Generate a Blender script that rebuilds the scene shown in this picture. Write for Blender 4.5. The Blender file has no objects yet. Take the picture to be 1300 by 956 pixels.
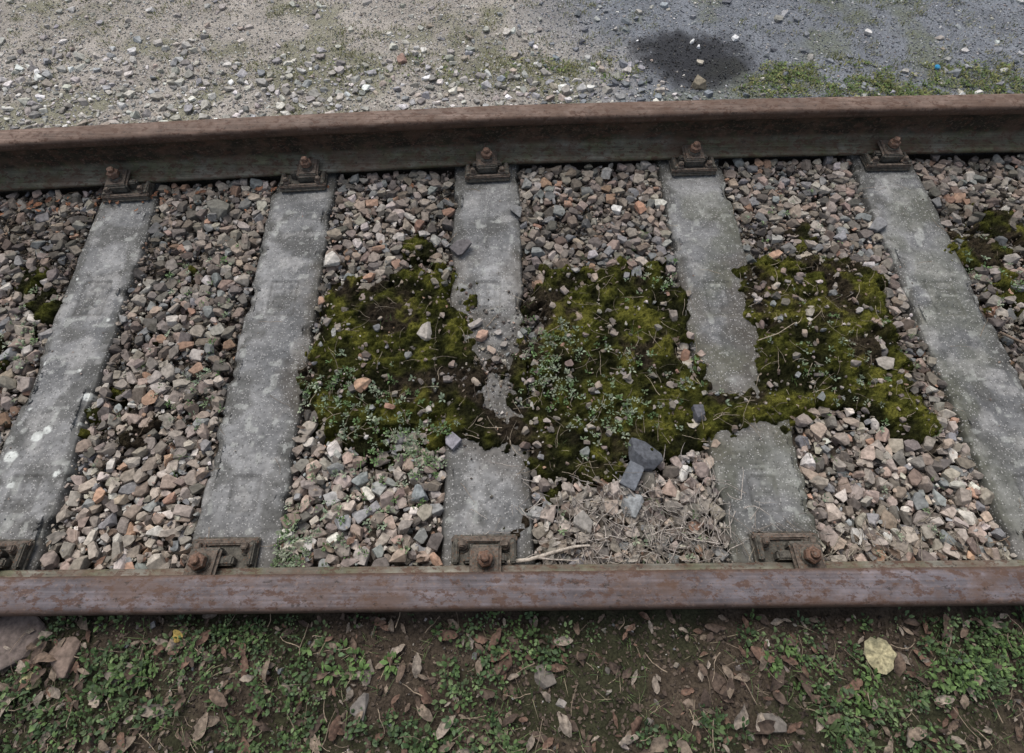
import bpy, bmesh, math, numpy as np
from mathutils import Vector, Matrix
rng=np.random.default_rng(7)
S=bpy.context.scene
col=S.collection
# ------------------------------------------------------------ noise
_tab=rng.random((256,256)).astype(np.float64)
def vnoise(x,y,sc,seed=0):
    x=np.asarray(x)*sc+seed*17.31+500; y=np.asarray(y)*sc+seed*9.77+500
    xi=np.floor(x).astype(int); yi=np.floor(y).astype(int)
    fx=x-xi; fy=y-yi
    fx=fx*fx*(3-2*fx); fy=fy*fy*(3-2*fy)
    g=lambda a,b:_tab[a&255,b&255]
    return (g(xi,yi)*(1-fx)+g(xi+1,yi)*fx)*(1-fy)+(g(xi,yi+1)*(1-fx)+g(xi+1,yi+1)*fx)*fy
def fbm(x,y,sc,seed=0,o=4):
    t=0;a=.5;n=0
    for i in range(o):
        t=t+a*vnoise(x,y,sc*2**i,seed+i*3); n+=a; a*=.5
    return t/n
def sstep(a,b,x):
    t=np.clip((x-a)/(b-a),0,1); return t*t*(3-2*t)
# ------------------------------------------------------------ mesh helpers
def make_mesh(name,V,T,C,mat,smooth=False):
    me=bpy.data.meshes.new(name)
    V=np.asarray(V,dtype=np.float32);T=np.asarray(T,dtype=np.int32)
    k=T.shape[1]
    me.vertices.add(len(V)); me.vertices.foreach_set('co',V.ravel())
    me.loops.add(T.size); me.loops.foreach_set('vertex_index',T.ravel())
    me.polygons.add(len(T)); me.polygons.foreach_set('loop_start',np.arange(0,T.size,k,dtype=np.int32))
    me.polygons.foreach_set('loop_total',np.full(len(T),k,dtype=np.int32))
    me.update(calc_edges=True)
    me.polygons.foreach_set('use_smooth',np.full(len(T),smooth))
    if C is not None:
        at=me.color_attributes.new('Col','FLOAT_COLOR','POINT')
        c=np.ones((len(V),4),dtype=np.float32); c[:,:3]=C
        at.data.foreach_set('color',c.ravel())
    me.materials.append(mat); me.update()
    ob=bpy.data.objects.new(name,me); col.objects.link(ob)
    return ob
class Acc:
    def __init__(s): s.V=[];s.T=[];s.C=[];s.n=0
    def add(s,V,T,C):
        V=np.asarray(V,float);T=np.asarray(T,int)
        C=np.broadcast_to(np.asarray(C,float),(len(V),3))
        s.V.append(V);s.T.append(T+s.n);s.C.append(C);s.n+=len(V)
    def inst(s,tv,tt,R,P,C):
        k=len(P);n=len(tv)
        if k==0:return
        V=np.einsum('kij,nj->kni',R,tv)+P[:,None,:]
        T=(tt[None]+(np.arange(k)*n)[:,None,None])
        if C.ndim==2: C=np.repeat(C[:,None,:],n,1)
        s.add(V.reshape(-1,3),T.reshape(-1,3),C.reshape(-1,3))
    def make(s,name,mat,smooth=False):
        return make_mesh(name,np.concatenate(s.V),np.concatenate(s.T),np.concatenate(s.C),mat,smooth)
def rotz(a):
    R=np.zeros((len(a),3,3));c=np.cos(a);s=np.sin(a)
    R[:,0,0]=c;R[:,0,1]=-s;R[:,1,0]=s;R[:,1,1]=c;R[:,2,2]=1;return R
def rotx(a):
    R=np.zeros((len(a),3,3));c=np.cos(a);s=np.sin(a)
    R[:,1,1]=c;R[:,1,2]=-s;R[:,2,1]=s;R[:,2,2]=c;R[:,0,0]=1;return R
# ------------------------------------------------------------ materials
def mat_attr(name,rough=.85,nscale=60,namp=.5,bscale=160,bstr=.3,bdist=.002,spec=.3,extra=None,det=3):
    m=bpy.data.materials.new(name);m.use_nodes=True
    nt=m.node_tree;N=nt.nodes;L=nt.links;bs=N['Principled BSDF']
    bs.inputs['Roughness'].default_value=rough
    bs.inputs['Specular IOR Level'].default_value=spec
    at=N.new('ShaderNodeAttribute');at.attribute_name='Col'
    tc=N.new('ShaderNodeTexCoord')
    no=N.new('ShaderNodeTexNoise');no.inputs['Scale'].default_value=nscale;no.inputs['Detail'].default_value=det
    no.inputs['Roughness'].default_value=.65
    L.new(tc.outputs['Object'],no.inputs['Vector'])
    mr=N.new('ShaderNodeMapRange');mr.inputs['From Min'].default_value=.3;mr.inputs['From Max'].default_value=.7
    mr.inputs['To Min'].default_value=1-namp;mr.inputs['To Max'].default_value=1+namp
    L.new(no.outputs['Fac'],mr.inputs['Value'])
    vm=N.new('ShaderNodeVectorMath');vm.operation='SCALE'
    L.new(at.outputs['Color'],vm.inputs[0]);L.new(mr.outputs[0],vm.inputs['Scale'])
    out=vm.outputs[0]
    if extra: out=extra(N,L,tc,out,bs)
    L.new(out,bs.inputs['Base Color'])
    if bstr>0:
        n2=N.new('ShaderNodeTexNoise');n2.inputs['Scale'].default_value=bscale;n2.inputs['Detail'].default_value=1
        L.new(tc.outputs['Object'],n2.inputs['Vector'])
        b=N.new('ShaderNodeBump');b.inputs['Strength'].default_value=bstr;b.inputs['Distance'].default_value=bdist
        L.new(n2.outputs['Fac'],b.inputs['Height']);L.new(b.outputs[0],bs.inputs['Normal'])
    return m
def speck(scale,thr,color,fac=.8,rnd=1.0):
    def f(N,L,tc,out,bs):
        vo=N.new('ShaderNodeTexVoronoi');vo.inputs['Scale'].default_value=scale;vo.inputs['Randomness'].default_value=rnd
        L.new(tc.outputs['Object'],vo.inputs['Vector'])
        sx=N.new('ShaderNodeSeparateColor');L.new(vo.outputs['Color'],sx.inputs[0])
        m1=N.new('ShaderNodeMapRange');m1.inputs['From Min'].default_value=.62;m1.inputs['From Max'].default_value=.9
        m1.inputs['To Min'].default_value=0;m1.inputs['To Max'].default_value=thr
        L.new(sx.outputs[0],m1.inputs['Value'])
        lt=N.new('ShaderNodeMath');lt.operation='LESS_THAN';L.new(vo.outputs['Distance'],lt.inputs[0]);L.new(m1.outputs[0],lt.inputs[1])
        mu=N.new('ShaderNodeMath');mu.operation='MULTIPLY';mu.inputs[1].default_value=fac;L.new(lt.outputs[0],mu.inputs[0])
        mx=N.new('ShaderNodeMix');mx.data_type='RGBA';L.new(mu.outputs[0],mx.inputs['Factor'])
        L.new(out,mx.inputs['A']);mx.inputs['B'].default_value=(*color,1)
        return mx.outputs['Result']
    return f
def chain(*fs):
    def f(N,L,tc,out,bs):
        for g in fs: out=g(N,L,tc,out,bs)
        return out
    return f
M_stone=mat_attr('crushed_stone',.9,85,.36,220,0,.0015,.25,det=2)
M_ground=mat_attr('soil_grit',.95,180,.5,300,.45,.003,.12)
M_conc=mat_attr('old_concrete',.92,45,.28,260,.4,.0015,.2,chain(speck(240,.45,(.48,.47,.45),.6),speck(170,.45,(.06,.06,.056),.5)),det=5)
M_moss=mat_attr('moss',1.0,140,.45,350,0,.003,.05,det=2)
M_leaf=mat_attr('leaf',.65,90,.25,200,0,.0005,.3,det=1)
M_dry=mat_attr('dry_leaf',.8,130,.45,200,0,.001,.25,det=2)
M_iron=mat_attr('rusty_iron',.8,110,.55,300,.5,.0015,.3,chain(speck(220,.45,(.17,.08,.04),.5),speck(150,.5,(.17,.165,.14),.4)))
def railx(N,L,tc,out,bs):
    mp=N.new('ShaderNodeMapping');mp.inputs['Scale'].default_value=(3,150,60)
    L.new(tc.outputs['Object'],mp.inputs['Vector'])
    no=N.new('ShaderNodeTexNoise');no.inputs['Scale'].default_value=1;no.inputs['Detail'].default_value=5
    L.new(mp.outputs[0],no.inputs['Vector'])
    mr=N.new('ShaderNodeMapRange');mr.inputs['From Min'].default_value=.3;mr.inputs['From Max'].default_value=.7
    mr.inputs['To Min'].default_value=.68;mr.inputs['To Max'].default_value=1.32
    L.new(no.outputs['Fac'],mr.inputs['Value'])
    vm=N.new('ShaderNodeVectorMath');vm.operation='SCALE';L.new(out,vm.inputs[0]);L.new(mr.outputs[0],vm.inputs['Scale'])
    cur=vm.outputs[0]
    for sc,lo,hi,cc,am in ((60,.52,.58,(.080,.042,.028,1),.8),(150,.56,.62,(.21,.145,.115,1),.55),(12,.46,.60,(.115,.070,.048,1),.6),(90,.60,.64,(.035,.028,.024,1),.7)):
        n3=N.new('ShaderNodeTexNoise');n3.inputs['Scale'].default_value=sc;n3.inputs['Detail'].default_value=5;n3.inputs['Roughness'].default_value=.75
        mp2=N.new('ShaderNodeMapping');mp2.inputs['Scale'].default_value=(.6,1,1);mp2.inputs['Location'].default_value=(sc,0,0);L.new(tc.outputs['Object'],mp2.inputs['Vector'])
        L.new(mp2.outputs[0],n3.inputs['Vector'])
        m3=N.new('ShaderNodeMapRange');m3.inputs['From Min'].default_value=lo;m3.inputs['From Max'].default_value=hi
        m3.inputs['To Max'].default_value=am
        L.new(n3.outputs['Fac'],m3.inputs['Value'])
        mx=N.new('ShaderNodeMix');mx.data_type='RGBA';L.new(m3.outputs[0],mx.inputs['Factor'])
        L.new(cur,mx.inputs['A']);mx.inputs['B'].default_value=cc
        cur=mx.outputs['Result']
    return cur
M_rail=mat_attr('rail_steel',.68,30,.25,240,.4,.0008,.22,railx)
# ------------------------------------------------------------ track layout (metres)
def near_c(x): return .1797+.010*np.asarray(x,float)
_fx=np.array([-12,-6,-3,-1.67,-.81,-.03,.94,1.756,3.2,6,12.]);_fy=np.array([.3,1.15,1.43,1.542,1.612,1.668,1.707,1.730,1.752,1.76,1.70])
_p=np.linspace(-12,12,2401);_q=np.interp(_p,_fx,_fy)
_k=np.hanning(41);_k/=_k.sum();_q=np.convolve(np.pad(_q,20,'edge'),_k,'valid')
def far_c(x): return np.interp(x,_p,_q)
SL=[(-1.31,-1.222,.188),(-.72,-.667,.206),(-.088,-.0587,.217),(.634,.634,.222),(1.32,1.312,.217),
    (2.03,2.0,.217),(2.72,2.68,.217),(-1.95,-1.83,.2),(-2.6,-2.45,.2)]
def sl_cx(s,y): return s[1]+(s[0]-s[1])*(np.asarray(y)-.32)/1.18
def on_sleeper(x,y,m=0.):
    r=np.zeros(np.shape(x),bool)
    for s in SL: r|=np.abs(x-sl_cx(s,y))<(s[2]/2+m)
    return r
# ------------------------------------------------------------ moss mask
PA=[(-.584,1.145),(-.438,1.114),(-.224,1.199),(-.16,1.154),(-.179,1.039),(-.118,.953),(-.09,.86),(-.065,.79),(-.062,.696),(-.03,.655),(.05,.65),(.10,.60),(.08,.55),(.02,.535),(-.03,.53),(-.081,.535),(-.154,.571),(-.223,.528),(-.362,.514),(-.47,.56),(-.531,.616),(-.595,.696),(-.606,.769),(-.577,.872),(-.58,.982)]
PB=[(.025,1.186),(.197,1.154),(.373,1.192),(.483,1.176),(.547,1.039),(.534,.926),(.557,.82),(.588,.72),(.66,.715),(.70,.66),(.66,.60),(.56,.566),(.483,.515),(.298,.482),(.177,.45),(.097,.42),(.055,.472),(.02,.56),(-.01,.672),(-.03,.795),(.011,.9),(.028,1.01)]
PC=[(.743,1.176),(1.002,1.218),(1.134,1.16),(1.162,1.10),(1.14,.898),(1.143,.72),(1.159,.593),(1.054,.535),(.942,.627),(.843,.65),(.724,.593),(.60,.605),(.60,.705),(.66,.73),(.689,.82),(.684,.95),(.696,1.13)]
BL=[(-.99,.6,.045,.7),(-1.11,.72,.035,.35),(-1.41,.99,.06,.5),(-1.5,1.11,.06,.4),(1.5,1.22,.10,.6),(1.62,1.32,.09,.6),(1.52,1.06,.07,.5),(1.66,1.16,.06,.5),
    (-1.01,1.13,.03,.4),(.01,.345,.03,.7),(-.13,1.03,.03,.8),(-1.5,.85,.06,.4),(-.3,1.22,.06,.35),(.95,1.28,.06,.3),(-.06,.79,.05,.8),(-1.06,.86,.03,.4),(-1.12,.63,.03,.4),(-.02,.59,.05,.9),(.02,.80,.03,.7)]
def sdf(P,x,y):
    P=np.array(P);d=np.full(x.shape,1e9);ins=np.zeros(x.shape,bool)
    for i in range(len(P)):
        a=P[i];b=P[(i+1)%len(P)];e=b-a
        wx=x-a[0];wy=y-a[1];t=np.clip((wx*e[0]+wy*e[1])/(e@e),0,1)
        d=np.minimum(d,(wx-e[0]*t)**2+(wy-e[1]*t)**2)
        c=((a[1]<=y)&(b[1]>y))|((b[1]<=y)&(a[1]>y))
        with np.errstate(divide='ignore',invalid='ignore'):
            xx=a[0]+(y-a[1])/(e[1] if e[1]!=0 else 1e-9)*e[0]
        ins^=c&(x<xx)
    return np.where(ins,np.sqrt(d),-np.sqrt(d))
def moss_raw(x,y):
    d=np.maximum(np.maximum(sdf(PA,x,y),sdf(PB,x,y)),sdf(PC,x,y))
    n=(fbm(x,y,24,5,4)-.5)
    e=d+n*.075
    m=sstep(-.018,.03,e)
    hl=fbm(x,y,15,7,4)+.05*sstep(.05,-.1,x)+.05*sstep(.7,.8,x)
    m=m*(1-.85*sstep(.57,.67,hl)*sstep(.09,.02,d)**.3*np.where(on_sleeper(x,y,.0),0,1))
    for bx,by,r,st in BL:
        dd=r-np.hypot(x-bx,y-by)+(fbm(x,y,34,9,3)-.5)*.16
        m=np.maximum(m,sstep(-.01,.03,dd)*(.6+.4*st))
    return m
def ballast_h(x,y):
    return -.038+.012*(fbm(x,y,6,2,2)-.5)
def ground_h(x,y):
    nc=near_c(x);fc=far_c(x)
    inn=ballast_h(x,y)
    near=.096+.030*(fbm(x,y,7,11,4)-.5)*2+.008*(fbm(x,y,45,13,3)-.5)
    far=.083+.010*(fbm(x,y,5,21,4)-.5)*2+.006*(fbm(x,y,40,22,3)-.5)
    a=sstep(-.035,.02,nc-y); b=sstep(-.02,.035,y-fc)
    h=inn*(1-a)+near*a
    return h*(1-b)+far*b
def mixc(a,b,t): 
    t=np.asarray(t)[...,None]; return np.asarray(a)*(1-t)+np.asarray(b)*t
def patch_d(x,y):
    return np.hypot((x-.70)/.25,(y-2.11)/.19)+(fbm(x,y,7,37,4)-.5)*.55+(fbm(x,y,30,38,3)-.5)*.4
def far_col(x,y):
    t=sstep(-.15,.45,x+.9*(fbm(x,y,1.6,31,3)-.5)+(2.2-y)*.25)
    c=mixc((.325,.298,.262),(.175,.187,.205),t)
    c=c*(.68+.64*fbm(x,y,9,33,5))[...,None]
    g=sstep(.56,.72,fbm(x,y,5,35,4)+.10*sstep(2.3,1.95,y))
    c=mixc(c,(.11,.12,.05),g*.5)
    return mixc(c,(.022,.022,.024),sstep(1.15,.62,patch_d(x,y))*.88)
# ------------------------------------------------------------ ground sheet
def axis(lo,hi,step,ext):
    a=np.arange(lo,hi+1e-6,step);g=step*1.5;l=[lo];h=[hi]
    while h[-1]<ext: h.append(h[-1]+g);l.append(l[-1]-g);g*=1.35
    return np.concatenate([np.array(l[1:][::-1]),a,np.array(h[1:])])
gx=axis(-2.9,2.9,.011,900);gy=axis(-.8,3.6,.011,900)
X,Y=np.meshgrid(gx,gy)
Z=ground_h(X,Y)
cin=mixc((.085,.070,.055),(.055,.046,.037),fbm(X,Y,8,41,4))
cn=mixc((.062,.048,.035),(.036,.036,.020),sstep(.45,.6,fbm(X,Y,8,43,4)))*(.6+.8*fbm(X,Y,50,44,2))[...,None]
a=sstep(-.03,.0,near_c(X)-Y)[...,None];b=sstep(-.03,.0,Y-far_c(X))[...,None]
C=cin*(1-a)+cn*a;C=C*(1-b)+far_col(X,Y)*b
nx,ny=len(gx),len(gy)
idx=np.arange(nx*ny).reshape(ny,nx)
Q=np.stack([idx[:-1,:-1],idx[:-1,1:],idx[1:,1:],idx[1:,:-1]],-1).reshape(-1,4)
make_mesh('ground',np.stack([X,Y,Z],-1).reshape(-1,3),Q,C.reshape(-1,3),M_ground,True)
# ------------------------------------------------------------ sleepers
LICH=[(-1.257,.582,.016),(-1.30,.525,.017),(-1.161,.70,.015),(-1.163,.48,.010),(-1.235,.60,.012),(-1.33,.80,.008),(-1.15,.62,.007),(-1.27,.45,.009),(-1.2,.95,.007),(-1.35,1.1,.006),(-1.22,.78,.008),(-1.31,.66,.006)]
for k,s in enumerate(SL):
    ys=np.arange(-.33,2.17,.004);w=s[2]/2
    prof=[(-w-.035,-.16),(-w-.012,-.05),(-w-.004,-.012),(-w,-.004)]+[(t,0.) for t in np.linspace(-w+.004,w-.004,52)]+[(w,-.004),(w+.004,-.012),(w+.012,-.05),(w+.035,-.16)]
    prof=np.array(prof)
    YY,PX=np.meshgrid(ys,prof[:,0],indexing='ij');PZ=np.broadcast_to(prof[:,1],YY.shape).copy()
    CX=sl_cx(s,YY)
    top=PZ>-.001
    edge=w-np.abs(PX)
    wx=CX+PX
    ch=sstep(.55,.75,fbm(wx*0+np.sign(PX)*3+k*5,YY,14,51+k,4))
    wob=(fbm(np.sign(PX)*7+k*3.3,YY,20,55,3)-.5)*.012
    PXn=PX+np.where(np.abs(PX)>w-.02,-np.sign(PX)*(ch*.012)+wob,0)
    PZ=PZ+np.where(top,(fbm(wx,YY,9,57,3)-.5)*.004+(fbm(wx,YY,90,58,3)-.5)*.0024,0)
    PZ=PZ-np.where(top,sstep(.018,.0,edge)*(.003+ch*.009),0)
    pit=sstep(.74,.84,vnoise(wx,YY,150,59+k))
    PZ=PZ-np.where(top,pit*.002,0)
    mark=0
    for cy,hw,hl in ((1.03,.040,.062),(.43,.034,.045)):
        if k==2 and cy<.6: continue
        r=np.maximum(np.abs(PX)-hw,np.abs(YY-cy)-hl)
        PZ=PZ-np.where(top,.0035*sstep(.004,-.002,r),0)
        gl=(sstep(.35,.5,np.abs(np.sin((YY-cy)*90)))*sstep(.35,.5,np.abs(np.sin(PX*120)+.3*np.sin(YY*130))))
        PZ=PZ+np.where(top&(r<-.006),.0028*gl,0)
        mark=np.maximum(mark,sstep(.007,.0,np.abs(r))+sstep(0,-.004,r)*.45*(1-gl))
    base=mixc((.140,.142,.142),(.245,.245,.24),sstep(.3,.7,fbm(wx,YY,5,61+k,4)))
    base=base*(.70+.60*fbm(wx,YY,26,63,4))[...,None]
    base=mixc(base,(.075,.073,.062),sstep(.035,.0,edge+(fbm(wx,YY,30,64,3)-.5)*.05)*.65)
    base=mixc(base,(.085,.084,.077),sstep(.53,.68,fbm(wx,YY,11,65+k,5))*.65)
    base=mixc(base,(.35,.345,.33),sstep(.60,.72,fbm(wx,YY,17,68+k,4))*.5)
    base=mixc(base,(.40,.41,.38),sstep(.80,.86,vnoise(wx,YY,45,69+k))*.5)
    base=mixc(base,(.05,.048,.042),np.clip(mark,0,1)*.42)
    d=np.maximum(np.maximum(sdf(PA,wx,YY),sdf(PB,wx,YY)),sdf(PC,wx,YY))
    dirt=sstep(-.08,.0,d+(fbm(wx,YY,18,67,3)-.5)*.10)
    base=mixc(base,(.085,.072,.055),dirt*.55)
    base=mixc(base,(.10,.09,.075),sstep(.12,.0,np.abs(YY-.26))*.5)
    base=mixc(base,(.07,.065,.05),sstep(.12,.0,np.abs(YY-far_c(wx)+.10))*.5)
    if k==0:
        for lx,ly,lr in LICH:
            dd=np.hypot(wx-lx,YY-ly)+(vnoise(wx,YY,160,71)-.5)*.004
            base=mixc(base,(.62,.64,.60),sstep(lr,lr-.003,dd)*.92)
    if k in(3,4):
        base=mixc(base,(.12,.125,.08),sstep(.5,.7,fbm(wx,YY,7,73,3))*.35)
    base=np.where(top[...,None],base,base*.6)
    V=np.stack([CX+PXn,YY,PZ],-1)
    n0,n1=YY.shape;id_=np.arange(n0*n1).reshape(n0,n1)
    Q=np.stack([id_[:-1,:-1],id_[:-1,1:],id_[1:,1:],id_[1:,:-1]],-1).reshape(-1,4)
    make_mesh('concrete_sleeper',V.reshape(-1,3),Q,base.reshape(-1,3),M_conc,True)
# ------------------------------------------------------------ rails
half=[(.075,0.),(.075,.009),(.072,.0125),(.05,.0165),(.025,.023),(.014,.031),(.0095,.045),(.008,.07),(.008,.105),(.011,.118),(.020,.125),(.034,.130),(.0362,.134),(.0365,.142),(.0365,.150),(.0355,.157),(.0325,.1615),(.027,.164),(.018,.1652),(.008,.166)]
prof=np.array(half+[(-a,b) for a,b in half[::-1]])
def rail(name,fc,headc,edgec,headside,webc,footc,seed):
    xs=np.concatenate([np.linspace(-12,-2.5,60),np.arange(-2.49,2.49,.01),np.linspace(2.5,12,60)])
    XX,PY=np.meshgrid(xs,prof[:,0],indexing='ij');PZ=np.broadcast_to(prof[:,1],XX.shape)
    yc=fc(XX)
    VY=yc+PY+np.where(PZ<.1,(fbm(XX,PY*8,30,seed,3)-.5)*.0015,0);VZ=.015+PZ+np.where(PZ<.1,(fbm(XX,PY*9,40,seed+1,3)-.5)*.002,0)
    n=fbm(XX,PY+PZ*2,9,seed+2,4);n2=fbm(XX,PY+PZ,26,seed+3,4)
    c=np.zeros(XX.shape+(3,))+np.array(webc)
    c=mixc(c,footc,sstep(.045,.028,PZ))
    c=mixc(c,headside,sstep(.128,.134,PZ))
    c=mixc(c,edgec,sstep(.152,.158,PZ))
    c=mixc(c,headc,sstep(.1615,.1648,PZ)*(.55+.9*(fbm(XX,PY*0,2.2,seed+9,3)-.3)).clip(0,1))
    c=c*(.70+.6*n)[...,None]
    low=sstep(.06,.03,PZ)
    c=mixc(c,(.10,.105,.045),low*sstep(.5,.62,n2)*.5)
    c=mixc(c,(.20,.19,.16),low*sstep(.52,.66,n)*.6)
    V=np.stack([XX,VY,VZ],-1);n0,n1=XX.shape;id_=np.arange(n0*n1).reshape(n0,n1)
    nxt=np.roll(id_,-1,axis=1)
    Q=np.stack([id_[:-1],nxt[:-1],nxt[1:],id_[1:]],-1).reshape(-1,4)
    return make_mesh(name,V.reshape(-1,3),Q,c.reshape(-1,3),M_rail,True)
rail('steel_rail',near_c,(.150,.138,.150),(.110,.076,.062),(.07,.043,.032),(.04,.035,.025),(.16,.15,.12),101)
rail('steel_rail',far_c,(.165,.120,.096),(.180,.122,.092),(.085,.055,.040),(.032,.027,.018),(.135,.128,.09),131)
# ------------------------------------------------------------ fasteners
def fastener(x,y,ang,off,seed):
    bm=bmesh.new();cl=bm.verts.layers.float_color.new('Col');r=np.random.default_rng(seed)
    def setc(vs,c):
        for v in vs:
            f=r.uniform(.75,1.25);v[cl]=(c[0]*f,c[1]*f,c[2]*f,1)
    def box(x0,x1,y0,y1,z0,z1,c,bev=.003,rot=0,tilt=0):
        g=bmesh.ops.create_cube(bm,size=1);vs=g['verts']
        bmesh.ops.scale(bm,vec=(x1-x0,y1-y0,z1-z0),verts=vs)
        if rot:bmesh.ops.rotate(bm,matrix=Matrix.Rotation(rot,3,'Z'),verts=vs)
        if tilt:bmesh.ops.rotate(bm,matrix=Matrix.Rotation(tilt,3,'X'),verts=vs)
        bmesh.ops.translate(bm,vec=((x0+x1)/2,(y0+y1)/2,(z0+z1)/2),verts=vs)
        es=list({e for v in vs for e in v.link_edges})
        o=bmesh.ops.bevel(bm,geom=es,offset=bev,segments=2,affect='EDGES')
        setc(set(list(o['verts'])+[v for v in vs if v.is_valid]),c)
    def cyl(cx,cy,z0,z1,rad,seg,c,rot=0,bev=.002,r2=None):
        g=bmesh.ops.create_cone(bm,cap_ends=True,segments=seg,radius1=rad,radius2=r2 or rad,depth=z1-z0);vs=g['verts']
        bmesh.ops.rotate(bm,matrix=Matrix.Rotation(rot,3,'Z'),verts=vs)
        bmesh.ops.translate(bm,vec=(cx,cy,(z0+z1)/2),verts=vs)
        es=[e for e in {e for v in vs for e in v.link_edges} if abs(e.verts[0].co.z-e.verts[1].co.z)<1e-5]
        if bev:
            o=bmesh.ops.bevel(bm,geom=es,offset=bev,segments=1,affect='EDGES');vs=set(list(o['verts'])+[v for v in vs if v.is_valid])
        setc(vs,c)
    dk=(.085,.078,.064);rs=(.155,.095,.068);md=(.11,.088,.070)
    box(-.078,.078,-.19,.072,.001,.0145,dk,.004)
    box(-.078,.078,.052,.066,.010,.024,md,.003)
    box(-.074,-.060,.004,.06,.012,.030,dk,.003)
    box(.060,.074,.004,.06,.012,.030,dk,.003)
    box(-.05+off*.5,.05+off*.5,.003,.024,.012,.040,dk,.004)
    box(-.036+off,.036+off,-.034,.040,.036,.052,md,.006,0,math.radians(-6))
    box(-.036+off,.036+off,.026,.043,.014,.046,dk,.005)
    a=r.uniform(0,1)
    cyl(off,.006,.048,.055,.0225,16,md,0,.001)
    cyl(off,.006,.0555,.059,.021,16,dk,0,.001)
    cyl(off,.006,.0595,.080,.0195,6,rs,a,.0035)
    cyl(off,.006,.078,.093,.0105,12,rs,0,.003)
    for sx in (-1,1):
        px=sx*.050-off*.25
        if abs(px-off)<.045: px=off+sx*.052
        px=max(-.054,min(.054,px))
        cyl(px,.046,.014,.019,.017,16,dk,0,.001)
        cyl(px,.046,.0195,.031,.013,12,md,0,.003)
        box(px-.008,px+.008,.038,.054,.030,.043,md,.0025)
    for v in bm.verts:
        v.co+=Vector(r.normal(0,.0005,3))
    me=bpy.data.meshes.new('rail_fastener');bm.to_mesh(me);bm.free();me.materials.append(M_iron)
    ob=bpy.data.objects.new('rail_fastener',me);col.objects.link(ob)
    ob.location=(x,y,.001);ob.rotation_euler=(0,0,ang)
FP=[]
for k,s in enumerate(SL):
    x=s[1]+(s[1]-s[0])*.06; offs={1:-.03,3:.03,2:.004}.get(k,.0); offn={1:-.678,2:-.065,3:.650}.get(k,x)
    fastener(offn,float(near_c(offn))+.075,math.radians(.6),offs,k+1);FP.append((offn,float(near_c(offn))+.075+.03))
    x=s[0];yf=float(far_c(x))-.075
    sl=(float(far_c(x+.1))-float(far_c(x-.1)))/.2
    fastener(x,yf,math.pi+math.atan(sl),{0:.025,1:-.02,4:-.01}.get(k,0),k+21);FP.append((x,yf-.03))
FP=np.array(FP)
def near_fast(x,y,m=.0):
    r=np.zeros(np.shape(x),bool)
    for a,b in FP: r|=(np.abs(x-a)<.078+m)&(np.abs(y-b)<.045+m)
    return r
# ------------------------------------------------------------ stones
def stone_template(seed,bev=.05,cuts=9,fl=.7):
    r=np.random.default_rng(seed);bm=bmesh.new();bmesh.ops.create_cube(bm,size=1.0)
    bmesh.ops.scale(bm,vec=(r.uniform(.9,1.5),r.uniform(.6,.95),fl*r.uniform(.6,1.15)),verts=bm.verts)
    for i in range(cuts):
        n=Vector(r.normal(size=3)).normalized();d=r.uniform(.24,.44)
        g=bm.verts[:]+bm.edges[:]+bm.faces[:]
        o=bmesh.ops.bisect_plane(bm,geom=g,plane_co=n*d,plane_no=n,clear_outer=True)
        ed=[e for e in o['geom_cut'] if isinstance(e,bmesh.types.BMEdge)]
        if ed:bmesh.ops.holes_fill(bm,edges=ed,sides=0)
    bmesh.ops.remove_doubles(bm,verts=bm.verts,dist=.03)
    if bev:bmesh.ops.bevel(bm,geom=bm.edges[:],offset=bev,segments=1,affect='EDGES')
    bmesh.ops.triangulate(bm,faces=bm.faces[:]);bm.normal_update()
    v=np.array([x.co[:] for x in bm.verts]);t=np.array([[q.index for q in f.verts] for f in bm.faces]);bm.free()
    v-=v.mean(0);v/=np.ptp(v[:,:2],axis=0).max()
    return v,t
TS=[stone_template(i,.025,7) for i in range(44)]
TL=[stone_template(300+i,0,7) for i in range(24)]
TP=[stone_template(200+i,0,5) for i in range(10)]
def rock_cols(k,kind='ballast'):
    pal=np.array([(.245,.212,.178),(.31,.27,.228),(.165,.147,.128),(.39,.35,.30),(.33,.26,.21),(.35,.225,.16),(.23,.23,.222),(.48,.445,.40),(.185,.147,.12),(.30,.25,.21),(.13,.115,.10)])
    pr=np.array([.17,.16,.11,.10,.09,.03,.12,.055,.07,.08,.05])
    if kind=='far':
        pal=np.array([(.43,.41,.37),(.35,.33,.295),(.54,.52,.48),(.26,.25,.23),(.36,.31,.26),(.31,.31,.31),(.68,.67,.64)]);pr=np.array([.24,.22,.15,.13,.09,.12,.05])
    if kind=='blue':
        pal=np.array([(.20,.21,.225),(.27,.28,.29),(.14,.15,.16),(.39,.39,.39),(.55,.55,.53)]);pr=np.array([.35,.28,.22,.12,.03])
    pr=pr/pr.sum();c=pal[rng.choice(len(pal),k,p=pr)]
    return c*rng.uniform(.72,1.28,(k,1))*rng.uniform(.96,1.04,(k,3))
def place(acc,T,x,y,z,sz,c,tilt=.45,flat=1.):
    k=len(x);ti=rng.integers(0,len(T),k)
    R=rotz(rng.uniform(0,6.28,k))@rotx(rng.normal(0,tilt,k))@rotz(rng.uniform(0,6.28,k))
    R=R*sz[:,None,None]
    R[:,:,2]*=flat
    for i in range(len(T)):
        m=ti==i
        acc.inst(T[i][0],T[i][1],R[m],np.stack([x,y,z],-1)[m],c[m])
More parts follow.
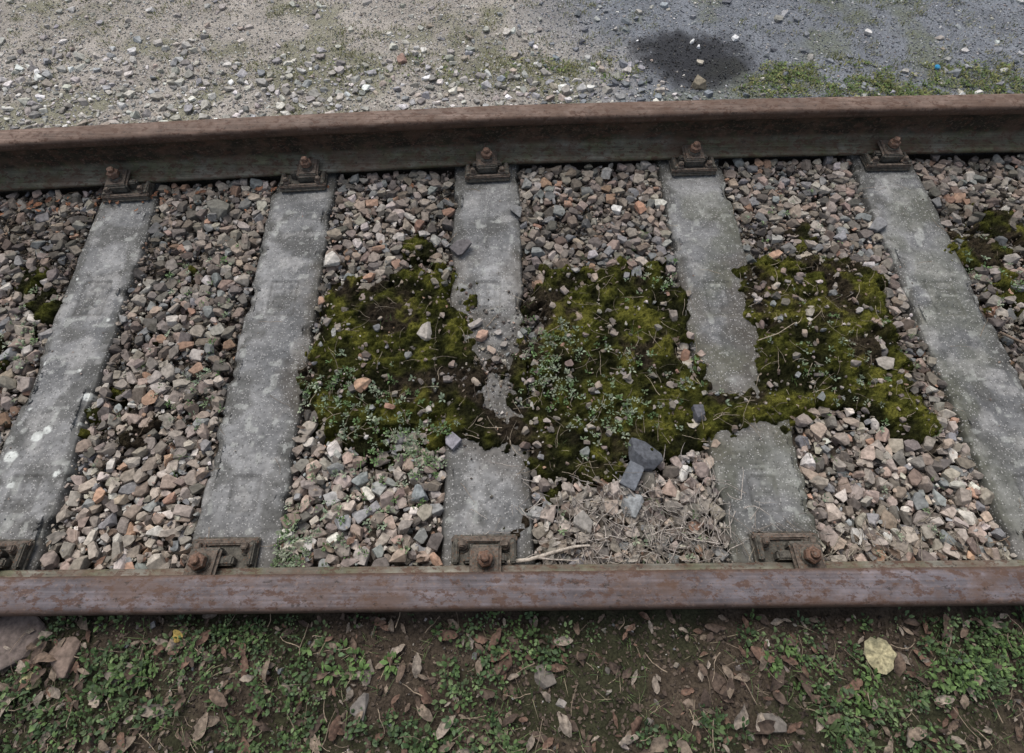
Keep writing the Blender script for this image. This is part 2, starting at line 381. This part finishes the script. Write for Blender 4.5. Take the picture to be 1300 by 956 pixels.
def dart(n,x0,x1,y0,y1,smin,smax,fac,valid,power=1.6):
    sz=smin+(smax-smin)*rng.random(n)**power;sz=np.sort(sz)[::-1]
    xs=rng.uniform(x0,x1,n);ys=rng.uniform(y0,y1,n);ok=valid(xs,ys,sz)
    cell=smax;grid={};out=[]
    for i in np.nonzero(ok)[0]:
        a,b,s=xs[i],ys[i],sz[i];gi,gj=int(a//cell),int(b//cell);bad=False
        for p in (gi-1,gi,gi+1):
            for q in (gj-1,gj,gj+1):
                for (u,v,w) in grid.get((p,q),()):
                    if (u-a)**2+(v-b)**2<(fac*(s+w)*.5)**2: bad=True;break
                if bad:break
            if bad:break
        if not bad:
            grid.setdefault((gi,gj),[]).append((a,b,s));out.append((a,b,s))
    return np.array(out).T
def bal_valid(margin=.35,mth=.5):
    def f(x,y,s):
        v=(y>near_c(x)+.078)&(y<far_c(x)-.072)
        v&=~on_sleeper(x,y,s*margin)&~near_fast(x,y,s*.3)
        m=moss_raw(x,y);v&=(m<mth)|(rng.random(len(x))<.12)
        return v
    return f
A=Acc()
def dirty(x,y):
    return sstep(.50,.62,fbm(x,y,6,87,4)+.06*sstep(-.5,-.9,x)*sstep(.35,.6,y)+.04*sstep(1.2,1.4,x))*sstep(.4,.6,y)
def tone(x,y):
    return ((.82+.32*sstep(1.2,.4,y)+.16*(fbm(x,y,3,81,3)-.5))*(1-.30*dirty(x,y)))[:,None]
for (n,zb,mar,sm,sx_,pw,TT_) in ((14000,-.034,.15,.014,.032,1.2,TL),(26000,-.020,.3,.010,.034,1.5,TL),(50000,-.008,.42,.008,.038,2.0,TS)):
    x,y,s=dart(n,-2.6,2.6,.22,1.72,sm,sx_,.76,bal_valid(mar))
    if TT_ is TS:
        kp=rng.random(len(x))>.35*dirty(x,y);x,y,s=x[kp],y[kp],s[kp]
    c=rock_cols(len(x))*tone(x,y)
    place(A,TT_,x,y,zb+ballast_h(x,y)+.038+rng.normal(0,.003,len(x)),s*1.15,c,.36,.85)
n=9000;x=rng.uniform(-2.6,2.6,n);y=rng.uniform(.24,1.66,n);s=rng.uniform(.004,.011,n)
v=bal_valid(.5,.8)(x,y,s);x,y,s=x[v],y[v],s[v]
place(A,TP,x,y,-.010+rng.normal(0,.007,len(x)),s,rock_cols(len(x))*tone(x,y))
# dark soil crumbs between stones
n=26000;x=rng.uniform(-1.8,1.8,n);y=rng.uniform(.3,1.5,n);s=rng.uniform(.003,.009,n)
v=bal_valid(.5,.8)(x,y,s)&(rng.random(n)<dirty(x,y));x,y,s=x[v],y[v],s[v]
place(A,TP,x,y,-.013+rng.normal(0,.006,len(x)),s,np.array([(.055,.045,.032)])*rng.uniform(.5,1.8,(len(x),1)))
n=700;x=rng.uniform(-2.,2.,n);y=rng.uniform(.25,1.55,n);s=rng.uniform(.002,.007,n);v=on_sleeper(x,y,-.01)&(rng.random(n)<.4)
place(A,TP,x[v],y[v],np.full(v.sum(),.001),s[v],rock_cols(v.sum()))
def moss_z(x,y,m):
    return -.042+.053*m+(.017*(fbm(x,y,26,95,3)-.5)*2+.012*(fbm(x,y,75,97,2)-.5)*2)*m
n=2600;x=rng.uniform(-.62,1.18,n);y=rng.uniform(.42,1.22,n);s=.005+.022*rng.random(n)**2.6;m=moss_raw(x,y);v=(m>.5)&(rng.random(n)<.26+.5*sstep(.45,.6,fbm(x,y,9,85,3)))
x,y,s,m=x[v],y[v],s[v],m[v]
place(A,TS,x,y,moss_z(x,y,m)+s*.25,s,rock_cols(len(x))*.85,.4)
n=420;x=rng.uniform(-.165,.05,n);y=rng.normal(.80,.12,n);s=.003+.012*rng.random(n)**2.5
place(A,TP,x,y,np.full(n,.003),s,rock_cols(n)*rng.choice([.35,.9],n)[:,None])
BIG=[(-.163,1.218,.062,(.13,.12,.12)),(-.57,1.167,.055,(.50,.47,.42)),(-.154,.565,.045,(.26,.25,.27)),(-.415,.728,.045,(.42,.28,.19)),(-.086,.885,.034,(.42,.28,.21)),
(-.11,.925,.042,(.33,.30,.27)),(-.251,.899,.05,(.35,.32,.28)),(1.072,.931,.038,(.33,.25,.2)),(1.049,.794,.045,(.32,.29,.25)),(.343,.518,.08,(.10,.105,.115)),(.298,.462,.068,(.14,.15,.165)),
(.3,.40,.06,(.25,.26,.26)),(-.973,1.395,.075,(.15,.145,.125)),(.346,1.388,.035,(.62,.60,.56)),(.434,1.395,.045,(.38,.22,.15)),(.254,1.192,.035,(.34,.31,.31)),(.013,1.378,.055,(.19,.19,.185)),
(.832,1.186,.04,(.40,.26,.18)),(1.276-.07,1.32,.05,(.2,.2,.2)),(-.234,.426,.045,(.24,.26,.26)),(.17,.35,.055,(.3,.28,.25)),(-.06,.84,.03,(.38,.3,.24)),(-.10,.735,.03,(.3,.25,.2)),
(.5,.64,.045,(.11,.11,.12)),(.2,.95,.03,(.25,.2,.15)),(-.3,.98,.04,(.2,.17,.15)),(-.45,1.02,.035,(.25,.2,.17)),(.88,.97,.035,(.3,.27,.22)),(.8,1.06,.03,(.3,.25,.2)),(-.52,.9,.03,(.3,.3,.28)),(-.04,.90,.025,(.36,.33,.3)),(-.02,.86,.022,(.3,.27,.24))]
bx=np.array([b[0] for b in BIG]);by=np.array([b[1] for b in BIG]);bsz=np.array([b[2] for b in BIG])
bz=np.where(on_sleeper(bx,by,.01),.010,.006)+np.where(moss_raw(bx,by)>.5,.006,0)
place(A,TS,bx,by,bz,bsz,np.array([b[3] for b in BIG]),.2,.75)
A.make('ballast_gravel',M_stone)
# ---- far verge gravel
F=Acc()
def far_valid(x,y,s):
    dens=.14+.86*sstep(2.24,1.95,y+(fbm(x,y,4,91,3)-.5)*.35)*(.55+.45*sstep(1.2,.2,x))
    dens=np.where(x>.8,dens*.35,dens)
    d=patch_d(x,y)
    return (y>far_c(x)+.045)&(rng.random(len(x))<dens*np.where(d<1.05,.06,1))
x,y,s=dart(20000,-2.7,2.7,1.6,3.0,.007,.034,.85,far_valid,3.2)
t=sstep(-.1,.6,x+.8*(fbm(x,y,2,31,3)-.5));cc=rock_cols(len(x),'far');cb=rock_cols(len(x),'blue')
cc=np.where((rng.random(len(x))<t*.6)[:,None],cb,cc)
place(F,TS[:18],x,y,ground_h(x,y)+s*.12,s*1.15,cc,.3,.8)
n=70000;x=rng.uniform(-2.7,2.7,n);y=rng.uniform(1.62,3.1,n);s=.003+.006*rng.random(n)**2
v=(y>far_c(x)+.04);x,y,s=x[v],y[v],s[v];d=patch_d(x,y)
t=sstep(-.1,.6,x+.8*(fbm(x,y,2,31,3)-.5));cc=rock_cols(len(x),'far')*.85;cb=rock_cols(len(x),'blue')*.95
cc=np.where((rng.random(len(x))<t*.85)[:,None],cb,cc)
cc=cc*(1-.86*sstep(1.2,.60,d)*rng.uniform(.75,1.05,len(x)))[:,None]
place(F,TP,x,y,ground_h(x,y)+s*.15,s,cc,.5)
FB=[(.69,1.94,.075,(.22,.19,.14)),(.885,2.225,.028,(.75,.75,.73)),(.711,2.2,.022,(.7,.7,.68)),(.73,2.17,.018,(.8,.8,.8)),(-.425,2.081,.04,(.30,.20,.16)),(1.425,2.263,.03,(.6,.58,.55)),(-1.9,1.85,.05,(.25,.24,.22)),(-.93,1.95,.045,(.3,.29,.27)),(.2,1.9,.04,(.3,.28,.25)),(-.05,1.93,.04,(.25,.24,.22))]
fx=np.array([b[0] for b in FB]);fy=np.array([b[1] for b in FB])
place(F,TS,fx,fy,ground_h(fx,fy)+.008,np.array([b[2] for b in FB]),np.array([b[3] for b in FB]),.15,.8)
F.make('verge_gravel',M_stone)
# ---- near verge stones and crumbs
G=Acc()
NB=[(-1.03,.10,.12,(.15,.12,.105)),(-.909,.065,.075,(.20,.15,.12)),(-.8,.03,.04,(.2,.17,.14)),(-1.1,.02,.07,(.17,.14,.12)),(.06,.03,.045,(.16,.14,.12)),(-.3,-.02,.05,(.2,.18,.16)),(.5,-.05,.05,(.17,.15,.13)),(-.95,.02,.035,(.36,.32,.17))]
fx=np.array([b[0] for b in NB]);fy=np.array([b[1] for b in NB])
place(G,TS,fx,fy,ground_h(fx,fy)+.004,np.array([b[2] for b in NB]),np.array([b[3] for b in NB]),.08,.6)
n=2500;x=rng.uniform(-2.5,2.5,n);y=rng.uniform(-.5,.135,n);s=.003+.014*rng.random(n)**3
place(G,TP,x,y,ground_h(x,y)+.001,s,rock_cols(n)*.75)
n=20000;x=rng.uniform(-1.6,1.6,n);y=rng.uniform(-.35,.14,n);s=.003+.007*rng.random(n)**2
place(G,TP,x,y,ground_h(x,y)+.001,s,np.array([(.055,.042,.032)])*rng.uniform(.4,2.4,(n,1)))
G.make('verge_stones',M_stone)
# ------------------------------------------------------------ moss
st=.004
mx_=np.arange(-1.75,1.8,st);my_=np.arange(.28,1.45,st);X,Y=np.meshgrid(mx_,my_)
m=moss_raw(X,Y)
lump=fbm(X,Y,26,95,3)
Z=moss_z(X,Y,m)
def moss_col(x,y,l):
    yel=fbm(x,y,9,99,4)
    bz=.10*sstep(.0,.2,x)-.04
    c=mixc((.024,.025,.010),(.112,.116,.024),sstep(.40,.66,l*.55+yel*.45+bz*.6))
    c=mixc(c,(.055,.042,.030),sstep(.50,.64,fbm(x,y,8,103,4)+.07*sstep(.05,-.1,x)-.03)*.9)
    return mixc(c,(.190,.180,.038),sstep(.52,.66,l+bz*.5)*sstep(.48,.6,yel+bz*.5)*.7)
C=moss_col(X,Y,lump)*.6
keep=m>.06
ny,nx=X.shape;idx=np.arange(nx*ny).reshape(ny,nx)
Q=np.stack([idx[:-1,:-1],idx[:-1,1:],idx[1:,1:],idx[1:,:-1]],-1).reshape(-1,4)
kq=(keep[:-1,:-1]|keep[1:,1:]).ravel();Q=Q[kq]
used=np.unique(Q);remap=np.zeros(nx*ny,int);remap[used]=np.arange(len(used))
MV=np.stack([X,Y,Z],-1).reshape(-1,3)[used];MQ=remap[Q];MC=C.reshape(-1,3)[used]
MT=np.concatenate([MQ[:,[0,1,2]],MQ[:,[0,2,3]]])
MA=Acc();MA.add(MV,MT,MC)
n=330000;x=rng.uniform(-1.75,1.79,n);y=rng.uniform(.28,1.44,n);mm=moss_raw(x,y);v=rng.random(n)<mm*1.0-.1
x,y,mm=x[v],y[v],mm[v]
l=fbm(x,y,26,95,3);z=moss_z(x,y,mm)
k=len(x);hh=rng.uniform(.003,.008,k);w=rng.uniform(.0008,.0015,k);an=rng.uniform(0,6.28,k);ta=rng.uniform(0,6.28,k);tl=rng.uniform(0,.9,k)
b0=np.stack([x-np.cos(an)*w,y-np.sin(an)*w,z-.002],-1);b1=np.stack([x+np.cos(an)*w,y+np.sin(an)*w,z-.002],-1)
tp=np.stack([x+np.cos(ta)*tl*hh,y+np.sin(ta)*tl*hh,z+hh*(1-tl*.4)],-1)
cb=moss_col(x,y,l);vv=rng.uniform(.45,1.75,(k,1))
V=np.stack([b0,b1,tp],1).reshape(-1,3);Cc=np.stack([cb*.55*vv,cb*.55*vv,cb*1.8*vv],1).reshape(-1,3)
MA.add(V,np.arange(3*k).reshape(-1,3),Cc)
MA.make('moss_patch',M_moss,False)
# ------------------------------------------------------------ leaves / plants
def leaf_t(nseg=4,wid=.4,curl=.25,fold=.12):
    V=[];T=[]
    for i in range(nseg+1):
        t=i/nseg;w=wid*math.sin(math.pi*min(1,(t*.92+.06)))**.8*.5
        z=curl*math.sin(t*2.2)*.6-curl*t*t*.5
        V+=[(-w,t,z+fold*w*2),(0,t,z),(w,t,z+fold*w*2)]
    for i in range(nseg):
        a=i*3
        for j in (0,1): T+=[(a+j,a+j+1,a+j+4),(a+j,a+j+4,a+j+3)]
    return np.array(V),np.array(T)
def plants(acc,px,py,pz,nl,ls,cols,wid=.45,up=(.2,1.0),spread=0.,stack=0.):
    tv,tt=leaf_t(3,wid)
    k=len(px);r=np.repeat(np.arange(k),nl);K=len(r)
    az=rng.uniform(0,6.28,K);el=rng.uniform(*up,K);sz=ls[r]*rng.uniform(.6,1.2,K)
    R=rotz(az)@rotx(el)*sz[:,None,None]
    off=rng.uniform(0,1,K)*spread
    P=np.stack([px[r]-np.sin(az)*off,py[r]+np.cos(az)*off,pz[r]+rng.uniform(0,1,K)*stack],-1)
    c=cols[r]*rng.uniform(.6,1.4,(K,1))
    acc.inst(tv,tt,R,P,c)
def greens(k,pal):
    pal=np.array(pal);return pal[rng.integers(0,len(pal),k)]*rng.uniform(.75,1.25,(k,1))
W=Acc()
def free(x,y): return ~((np.hypot(x+1.03,y-.1)<.07)|(np.hypot(x+.909,y-.07)<.04)|(np.hypot(x-.74,y-.062)<.035))
n=7000;x=rng.uniform(-2.2,2.2,n);y=rng.uniform(-.45,.14,n);q=fbm(x,y,7,111,4)+.14*(rng.random(n)-.5);v=(q>.475)&free(x,y)
x,y=x[v],y[v];z=ground_h(x,y)
plants(W,x,y,z+.002,9,rng.uniform(.004,.013,len(x)),greens(len(x),[(.060,.105,.034),(.080,.130,.042),(.040,.072,.025),(.11,.155,.065),(.07,.11,.05)]),.6,(.1,1.0),.016,.018)
n=80;x=rng.uniform(-2.2,2.2,n);y=rng.uniform(-.45,.11,n);v=free(x,y);x,y=x[v],y[v];z=ground_h(x,y)
plants(W,x,y,z,9,rng.uniform(.013,.028,len(x)),greens(len(x),[(.06,.10,.035),(.05,.08,.03),(.09,.13,.05)]),.26,(.1,.8),.004,.004)
for wx_,wy_ in ((.55,.06),(.95,.06),(.9,.02),(.66,.0),(-.75,.05),(-.3,.05),(1.05,.1)):
    k=12;px=rng.normal(wx_,.035,k);py=rng.normal(wy_,.02,k)
    plants(W,px,py,ground_h(px,py)+.004,9,rng.uniform(.008,.017,k),greens(k,[(.08,.135,.04),(.10,.16,.05)]),.5,(.1,.9),.012,.012)
W.make('weed_plants',M_leaf,True)
W=Acc()
cl=np.array([(-.35,.62,.16),(-.5,.72,.1),(-.25,.55,.1),(.12,.85,.1),(.1,.72,.08),(.25,.62,.1),(-.05,.50,.05),(-1.45,.85,.2),(-.9,1.05,.2),(-.85,.7,.2),(.9,.8,.2),(.45,1.1,.1),(-.4,.35,.15),(-.55,.30,.08),(.3,.33,.2),(.95,.35,.2),(.4,.75,.2),(1.5,1.1,.15),(.9,1.3,.2)])
nn=np.array([95,55,60,60,50,45,12,50,35,40,55,20,60,60,20,12,45,35,14])
x=[];y=[]
for (a,b,r_),q in zip(cl,nn):
    x.append(rng.normal(a,r_*.55,q));y.append(rng.normal(b,r_*.45,q))
x=np.concatenate(x);y=np.concatenate(y);v=(y>.25)&(y<1.5)&(~on_sleeper(x,y,.0)|(moss_raw(x,y)>.6));x,y=x[v],y[v]
z=np.maximum(.0,moss_z(x,y,moss_raw(x,y)))+.002
plants(W,x,y,z,10,rng.uniform(.005,.011,len(x)),greens(len(x),[(.19,.235,.155),(.155,.205,.11),(.23,.26,.18),(.10,.16,.06)]),.5,(.2,1.1),.007,.006)
W.make('stonecrop_plants',M_leaf,True)
def blades(acc,px,py,pz,hh,ww,lean,cols):
    k=len(px);az=rng.uniform(0,6.28,k);seg=3;Vs=[];ln=lean
    for i in range(seg+1):
        t=i/seg;wt=ww*(1-t)**.7+ww*.06
        cx=px+np.cos(az)*ln*hh*t**1.6;cy=py+np.sin(az)*ln*hh*t**1.6;cz=pz+hh*t*(1-.35*ln*t)
        Vs.append(np.stack([cx-np.sin(az)*wt,cy+np.cos(az)*wt,cz],-1));Vs.append(np.stack([cx+np.sin(az)*wt,cy-np.cos(az)*wt,cz],-1))
    V=np.stack(Vs,1);T=[]
    for i in range(seg):
        a=2*i;T+=[(a,a+1,a+3),(a,a+3,a+2)]
    T=np.array(T);TT=(T[None]+(np.arange(k)*(2*seg+2))[:,None,None]).reshape(-1,3)
    acc.add(V.reshape(-1,3),TT,np.repeat(cols,2*seg+2,0))
GR=Acc()
n=4600;cx=rng.uniform(-2.6,2.6,n);cy=rng.uniform(1.7,3.,n)
den=.05+1.2*sstep(2.12,1.98,cy)*sstep(.75,.9,cx)*sstep(.3,.5,fbm(cx,cy,4,123,3))+.9*np.exp(-((cx-.35)/.4)**2-((cy-2.03)/.07)**2)+.7*np.exp(-((cx+.4)/.9)**2-((cy-2.06)/.1)**2)+.5*sstep(1.4,1.9,cx)*sstep(2.3,2.0,cy)+.28*sstep(.5,.6,fbm(cx,cy,3,125,3))
v=(rng.random(n)<den*.8)&(cy>far_c(cx)+.06)&(patch_d(cx,cy)>1.1);cx,cy=cx[v],cy[v];k=len(cx);nb=16
px=np.repeat(cx,nb)+rng.normal(0,.017,k*nb);py=np.repeat(cy,nb)+rng.normal(0,.015,k*nb)
blades(GR,px,py,ground_h(px,py)-.001,rng.uniform(.007,.023,k*nb),rng.uniform(.0008,.0017,k*nb),rng.uniform(.2,1.3,k*nb),greens(k*nb,[(.15,.165,.05),(.19,.185,.065),(.11,.135,.04),(.26,.24,.12)]))
n=900;cx=rng.uniform(-2.2,2.2,n);cy=rng.uniform(-.45,.12,n);nb=7
px=np.repeat(cx,nb)+rng.normal(0,.007,n*nb);py=np.repeat(cy,nb)+rng.normal(0,.007,n*nb)
blades(GR,px,py,ground_h(px,py)-.002,rng.uniform(.010,.032,n*nb),rng.uniform(.0005,.0012,n*nb),rng.uniform(.3,1.6,n*nb),greens(n*nb,[(.07,.11,.04),(.10,.14,.05),(.24,.20,.13)]))
cx=rng.normal(.3,.9,70);cy=rng.uniform(.3,1.3,70);v=~on_sleeper(cx,cy,.0);cx,cy=cx[v],cy[v];nb=5;k=len(cx)
px=np.repeat(cx,nb)+rng.normal(0,.004,k*nb);py=np.repeat(cy,nb)+rng.normal(0,.004,k*nb)
blades(GR,px,py,np.full(k*nb,0.),rng.uniform(.01,.03,k*nb),rng.uniform(.0005,.001,k*nb),rng.uniform(.3,1.4,k*nb),greens(k*nb,[(.08,.14,.04),(.10,.16,.05)]))
GR.make('grass_tufts',M_leaf,True)
W=Acc()
n=1500;x=rng.uniform(.82,2.4,n);y=rng.uniform(1.86,2.07,n);v=fbm(x,y,7,127,3)+.12*(rng.random(n)-.5)>.46;x,y=x[v],y[v]
x2=rng.normal(.30,.5,170);y2=rng.normal(2.02,.05,170);x=np.concatenate([x,x2]);y=np.concatenate([y,y2]);v=(y>far_c(x)+.08)&(patch_d(x,y)>1);x,y=x[v],y[v]
plants(W,x,y,ground_h(x,y),8,rng.uniform(.005,.013,len(x)),greens(len(x),[(.13,.16,.05),(.09,.14,.04),(.19,.19,.07)]),.5,(.1,.8),.014,.006)
W.make('clover_plants',M_leaf,True)
# ------------------------------------------------------------ dry leaves (crumpled, torn)
D=Acc()
def crumple(seed):
    r=np.random.default_rng(seed);ns,nc=7,5;wid=r.uniform(.28,.6);curl=r.uniform(-.5,.7);roll=r.uniform(.3,2.2)*r.choice([-1,1]);tw=r.uniform(-.8,.8)
    V=[];T=[]
    for i in range(ns+1):
        t=i/ns;w=wid*.5*(math.sin(math.pi*min(1,t*.93+.04)))**.7
        for j in range(nc):
            u=(j/(nc-1)*2-1);jag=1+(r.normal(0,.16) if j in(0,nc-1) else 0)
            a=u*w*jag*roll*2.;xx=(math.sin(a)/(roll*2.) if abs(roll)>.05 else u*w);zz=(1-math.cos(a))/(roll*2.)
            ca,sa=math.cos(tw*(t-.5)*2),math.sin(tw*(t-.5)*2)
            V.append((xx*ca-zz*sa,t-.5+r.normal(0,.012),zz*ca+xx*sa+curl*math.sin(t*math.pi)*.3+r.normal(0,.018)))
    for i in range(ns):
        for j in range(nc-1):
            a=i*nc+j;T+=[(a,a+1,a+nc+1),(a,a+nc+1,a+nc)]
    return np.array(V),np.array(T)
DT=[crumple(i) for i in range(16)]
def dry(x,y,z,smin,smax,pal,pw=1.6):
    n=len(x);ti=rng.integers(0,len(DT),n)
    R=rotz(rng.uniform(0,6.28,n))@rotx(rng.normal(0,.35,n))@rotz(rng.uniform(0,6.28,n))
    sx=smin+(smax-smin)*rng.random(n)**pw;R=R*sx[:,None,None]
    c=greens(n,pal);P=np.stack([x,y,z],-1)
    for i in range(len(DT)):
        m=ti==i;nv=len(DT[i][0])
        if not m.any():continue
        cc=np.repeat(c[m][:,None,:],nv,1)*(1-.35*rng.random((m.sum(),nv,1)))
        D.inst(DT[i][0],DT[i][1],R[m],P[m],cc)
pal=[(.16,.115,.085),(.23,.18,.135),(.10,.072,.055),(.30,.25,.20),(.17,.105,.075)]
n=3800;x=rng.uniform(-2.2,2.2,n);y=rng.uniform(-.45,.14,n)
dry(x,y,ground_h(x,y)+rng.uniform(.002,.014,n),.006,.034,pal)
n=100;x=rng.uniform(-1.1,1.3,n);y=rng.uniform(-.12,.12,n)
dry(x,y,ground_h(x,y)+rng.uniform(.006,.018,n),.035,.055,pal)
n=240;x=rng.uniform(-1.7,1.7,n);y=np.where(rng.random(n)<.6,near_c(x)+.085+np.abs(rng.normal(0,.04,n)),rng.uniform(.3,1.5,n));v=~on_sleeper(x,y,.0);x,y=x[v],y[v]
dry(x,y,rng.uniform(-.002,.010,len(x)),.010,.034,pal)
n=220;x=rng.uniform(.08,.52,n);y=rng.uniform(.25,.47,n)
dry(x,y,rng.uniform(.0,.014,n),.008,.028,[(.30,.27,.23),(.2,.17,.14),(.38,.345,.30)])
n=80;x=rng.normal(-1.5,.4,n);y=far_c(x)-.11-np.abs(rng.normal(0,.05,n));dry(x,y,rng.uniform(0.002,.012,n),.012,.03,[(.28,.13,.07),(.2,.1,.06)])
n=420;x=rng.uniform(-.6,1.15,n);y=rng.uniform(.45,1.2,n);m=moss_raw(x,y);v=m>.5;x,y,m=x[v],y[v],m[v]
dry(x,y,moss_z(x,y,m)+.005,.005,.018,[(.17,.13,.095),(.26,.21,.16),(.11,.082,.06)])
D.make('dry_leaves',M_dry,True)
def bigleaf(name,x,y,z,sz,colr,rot,asp=.8,seed=3):
    N=28;V=[(0,0,0.0)];rr=np.random.default_rng(seed);e=1+rr.normal(0,.035,N)
    for ring in (.33,.66,1.):
        for i in range(N):
            a=2*math.pi*i/N;r_=ring*(1+(e[i]-1)*ring)*(1+.06*math.cos(3*a+1)*ring)
            V.append((r_*math.sin(a)*asp,r_*math.cos(a),.14*ring*ring*math.sin(2*a+1)+.26*ring**3*math.cos(a)+.07*math.sin(7*a)*ring-.10*abs(math.sin(a))*ring))
    T=[(0,1+i,1+(i+1)%N) for i in range(N)]
    for q in (0,1):
        for i in range(N):
            a=1+q*N+i;b=1+q*N+(i+1)%N;T+=[(a,a+N,b+N),(a,b+N,b)]
    V=np.array(V)*sz;c=np.tile(colr,(len(V),1))*rr.uniform(.65,1.1,(len(V),1))
    o=make_mesh(name,V,np.array(T),c,M_dry,True);o.location=(x,y,z);o.rotation_euler=(.15,-.2,rot)
bigleaf('yellow_leaf',.738,.066,.128,.036,(.50,.44,.26),.5,.8)
bigleaf('yellow_leaf',-.684,.10,.122,.013,(.42,.30,.09),.2,.8,5)
# ------------------------------------------------------------ twigs
TW=Acc()
def tube(pts,r0,r1,c,seg=5):
    pts=np.array(pts);n=len(pts);V=[];T=[]
    for i,p in enumerate(pts):
        d=pts[min(i+1,n-1)]-pts[max(i-1,0)];d=d/np.linalg.norm(d)
        a=np.cross(d,(0,0,1.));a/=np.linalg.norm(a)+1e-9;b=np.cross(d,a);r_=r0+(r1-r0)*i/(n-1)
        for j in range(seg):
            t=2*math.pi*j/seg;V.append(p+(a*math.cos(t)+b*math.sin(t))*r_)
    for i in range(n-1):
        for j in range(seg):
            q=i*seg+j;w_=i*seg+(j+1)%seg;T+=[(q,w_,w_+seg),(q,w_+seg,q+seg)]
    TW.add(np.array(V),np.array(T),c)
def twig(x,y,z,L,r,c,ang=None):
    a=rng.uniform(0,6.28) if ang is None else ang;P=[];k=6
    p=np.array([x,y,z]);
    for i in range(k):
        P.append(p.copy());a+=rng.normal(0,.22);p=p+np.array([math.cos(a),math.sin(a),rng.normal(0,.08)])*L/k
    P=np.array(P);P[:,2]=np.maximum(P[:,2],z-.004);tube(P,r,r*.5,c,4)
for i in range(600):
    x,y=rng.uniform(-.62,1.16),rng.uniform(.45,1.2)
    if moss_raw(np.array([x]),np.array([y]))[0]<.5: continue
    twig(x,y,.018+rng.uniform(0,.008),rng.uniform(.02,.09),rng.uniform(.0004,.0010),np.array((.26,.215,.16))*rng.uniform(.5,1.6))
for i in range(380):
    twig(rng.normal(.33,.16),rng.normal(.34,.07),.004+rng.uniform(0,.012),rng.uniform(.03,.11),rng.uniform(.0006,.0016),np.array((.38,.34,.30))*rng.uniform(.5,1.3))
for i in range(120):
    twig(rng.normal(.9,.35),.26+abs(rng.normal(0,.05)),.004+rng.uniform(0,.012),rng.uniform(.03,.10),rng.uniform(.0005,.0014),np.array((.32,.28,.22))*rng.uniform(.5,1.3))
for i in range(110):
    x=rng.uniform(-1.7,1.8);twig(x,rng.uniform(.3,1.5),.004+rng.uniform(0,.006),rng.uniform(.03,.10),rng.uniform(.0004,.0012),np.array((.22,.17,.12))*rng.uniform(.5,1.5))
for i in range(260):
    x=rng.uniform(-1.3,1.3);y=rng.uniform(-.3,.12);twig(x,y,.108+rng.uniform(0,.015),rng.uniform(.02,.08),rng.uniform(.0005,.0014),np.array((.27,.21,.15))*rng.uniform(.5,1.4))
tube([(-.02,.262,.012),(.04,.268,.014),(.10,.285,.016),(.15,.298,.014),(.185,.30,.013)],.0055,.003,(.42,.37,.31),7)
tube([(.06,.272,.016),(.09,.268,.018),(.15,.266,.014)],.003,.0015,(.40,.35,.3),6)
tube([(.70,.86,.03),(.76,.88,.035),(.82,.92,.03)],.0015,.001,(.4,.33,.24),5)
tube([(1.42,.9,.01),(1.5,.84,.014),(1.56,.76,.01)],.004,.0025,(.2,.15,.11),6)
TW.make('twigs',M_dry,True)
bm=bmesh.new();bmesh.ops.create_cone(bm,cap_ends=True,segments=24,radius1=.011,radius2=.010,depth=.007)
bmesh.ops.bevel(bm,geom=[e for e in bm.edges if e.verts[0].co.z>0 and e.verts[1].co.z>0],offset=.002,segments=2,affect='EDGES')
me=bpy.data.meshes.new('bottle_cap');bm.to_mesh(me);bm.free()
mc=bpy.data.materials.new('blue_plastic');mc.use_nodes=True;b_=mc.node_tree.nodes['Principled BSDF'];b_.inputs['Base Color'].default_value=(.03,.30,.55,1);b_.inputs['Roughness'].default_value=.45
me.materials.append(mc);o=bpy.data.objects.new('bottle_cap',me);col.objects.link(o);o.location=(1.62,2.04,.091);o.rotation_euler=(.3,.2,0)
# ------------------------------------------------------------ light
Wd=bpy.data.worlds.new('World');S.world=Wd;Wd.use_nodes=True;nt=Wd.node_tree
sky=nt.nodes.new('ShaderNodeTexSky');sky.sky_type='NISHITA';sky.sun_disc=False
el=math.radians(62);rot=math.radians(-25);sky.sun_elevation=el;sky.sun_rotation=rot;sky.dust_density=4;sky.air_density=1.0;sky.ozone_density=.6
hs=nt.nodes.new('ShaderNodeHueSaturation');hs.inputs['Saturation'].default_value=.6
nt.links.new(sky.outputs[0],hs.inputs['Color']);nt.links.new(hs.outputs[0],nt.nodes['Background'].inputs[0]);nt.nodes['Background'].inputs[1].default_value=.15
ld=bpy.data.lights.new('sun','SUN');ld.energy=1.5;ld.angle=math.radians(32);ld.color=(1,.98,.95)
lo=bpy.data.objects.new('sun',ld);col.objects.link(lo)
d=Vector((math.sin(rot)*math.cos(el),math.cos(rot)*math.cos(el),math.sin(el)));lo.rotation_euler=d.to_track_quat('Z','Y').to_euler();lo.location=d*20
# ------------------------------------------------------------ camera
cd=bpy.data.cameras.new('camera');co=bpy.data.objects.new('camera',cd);col.objects.link(co)
cd.sensor_width=36;cd.lens=740/1300*36;cd.shift_y=-45/1300;cd.clip_end=3000;cd.clip_start=.02
co.location=(0,0,1.45);co.rotation_euler=(math.radians(90-58.86),0,0)
S.camera=co
S.view_settings.view_transform='Standard';S.view_settings.look='None';S.view_settings.exposure=0
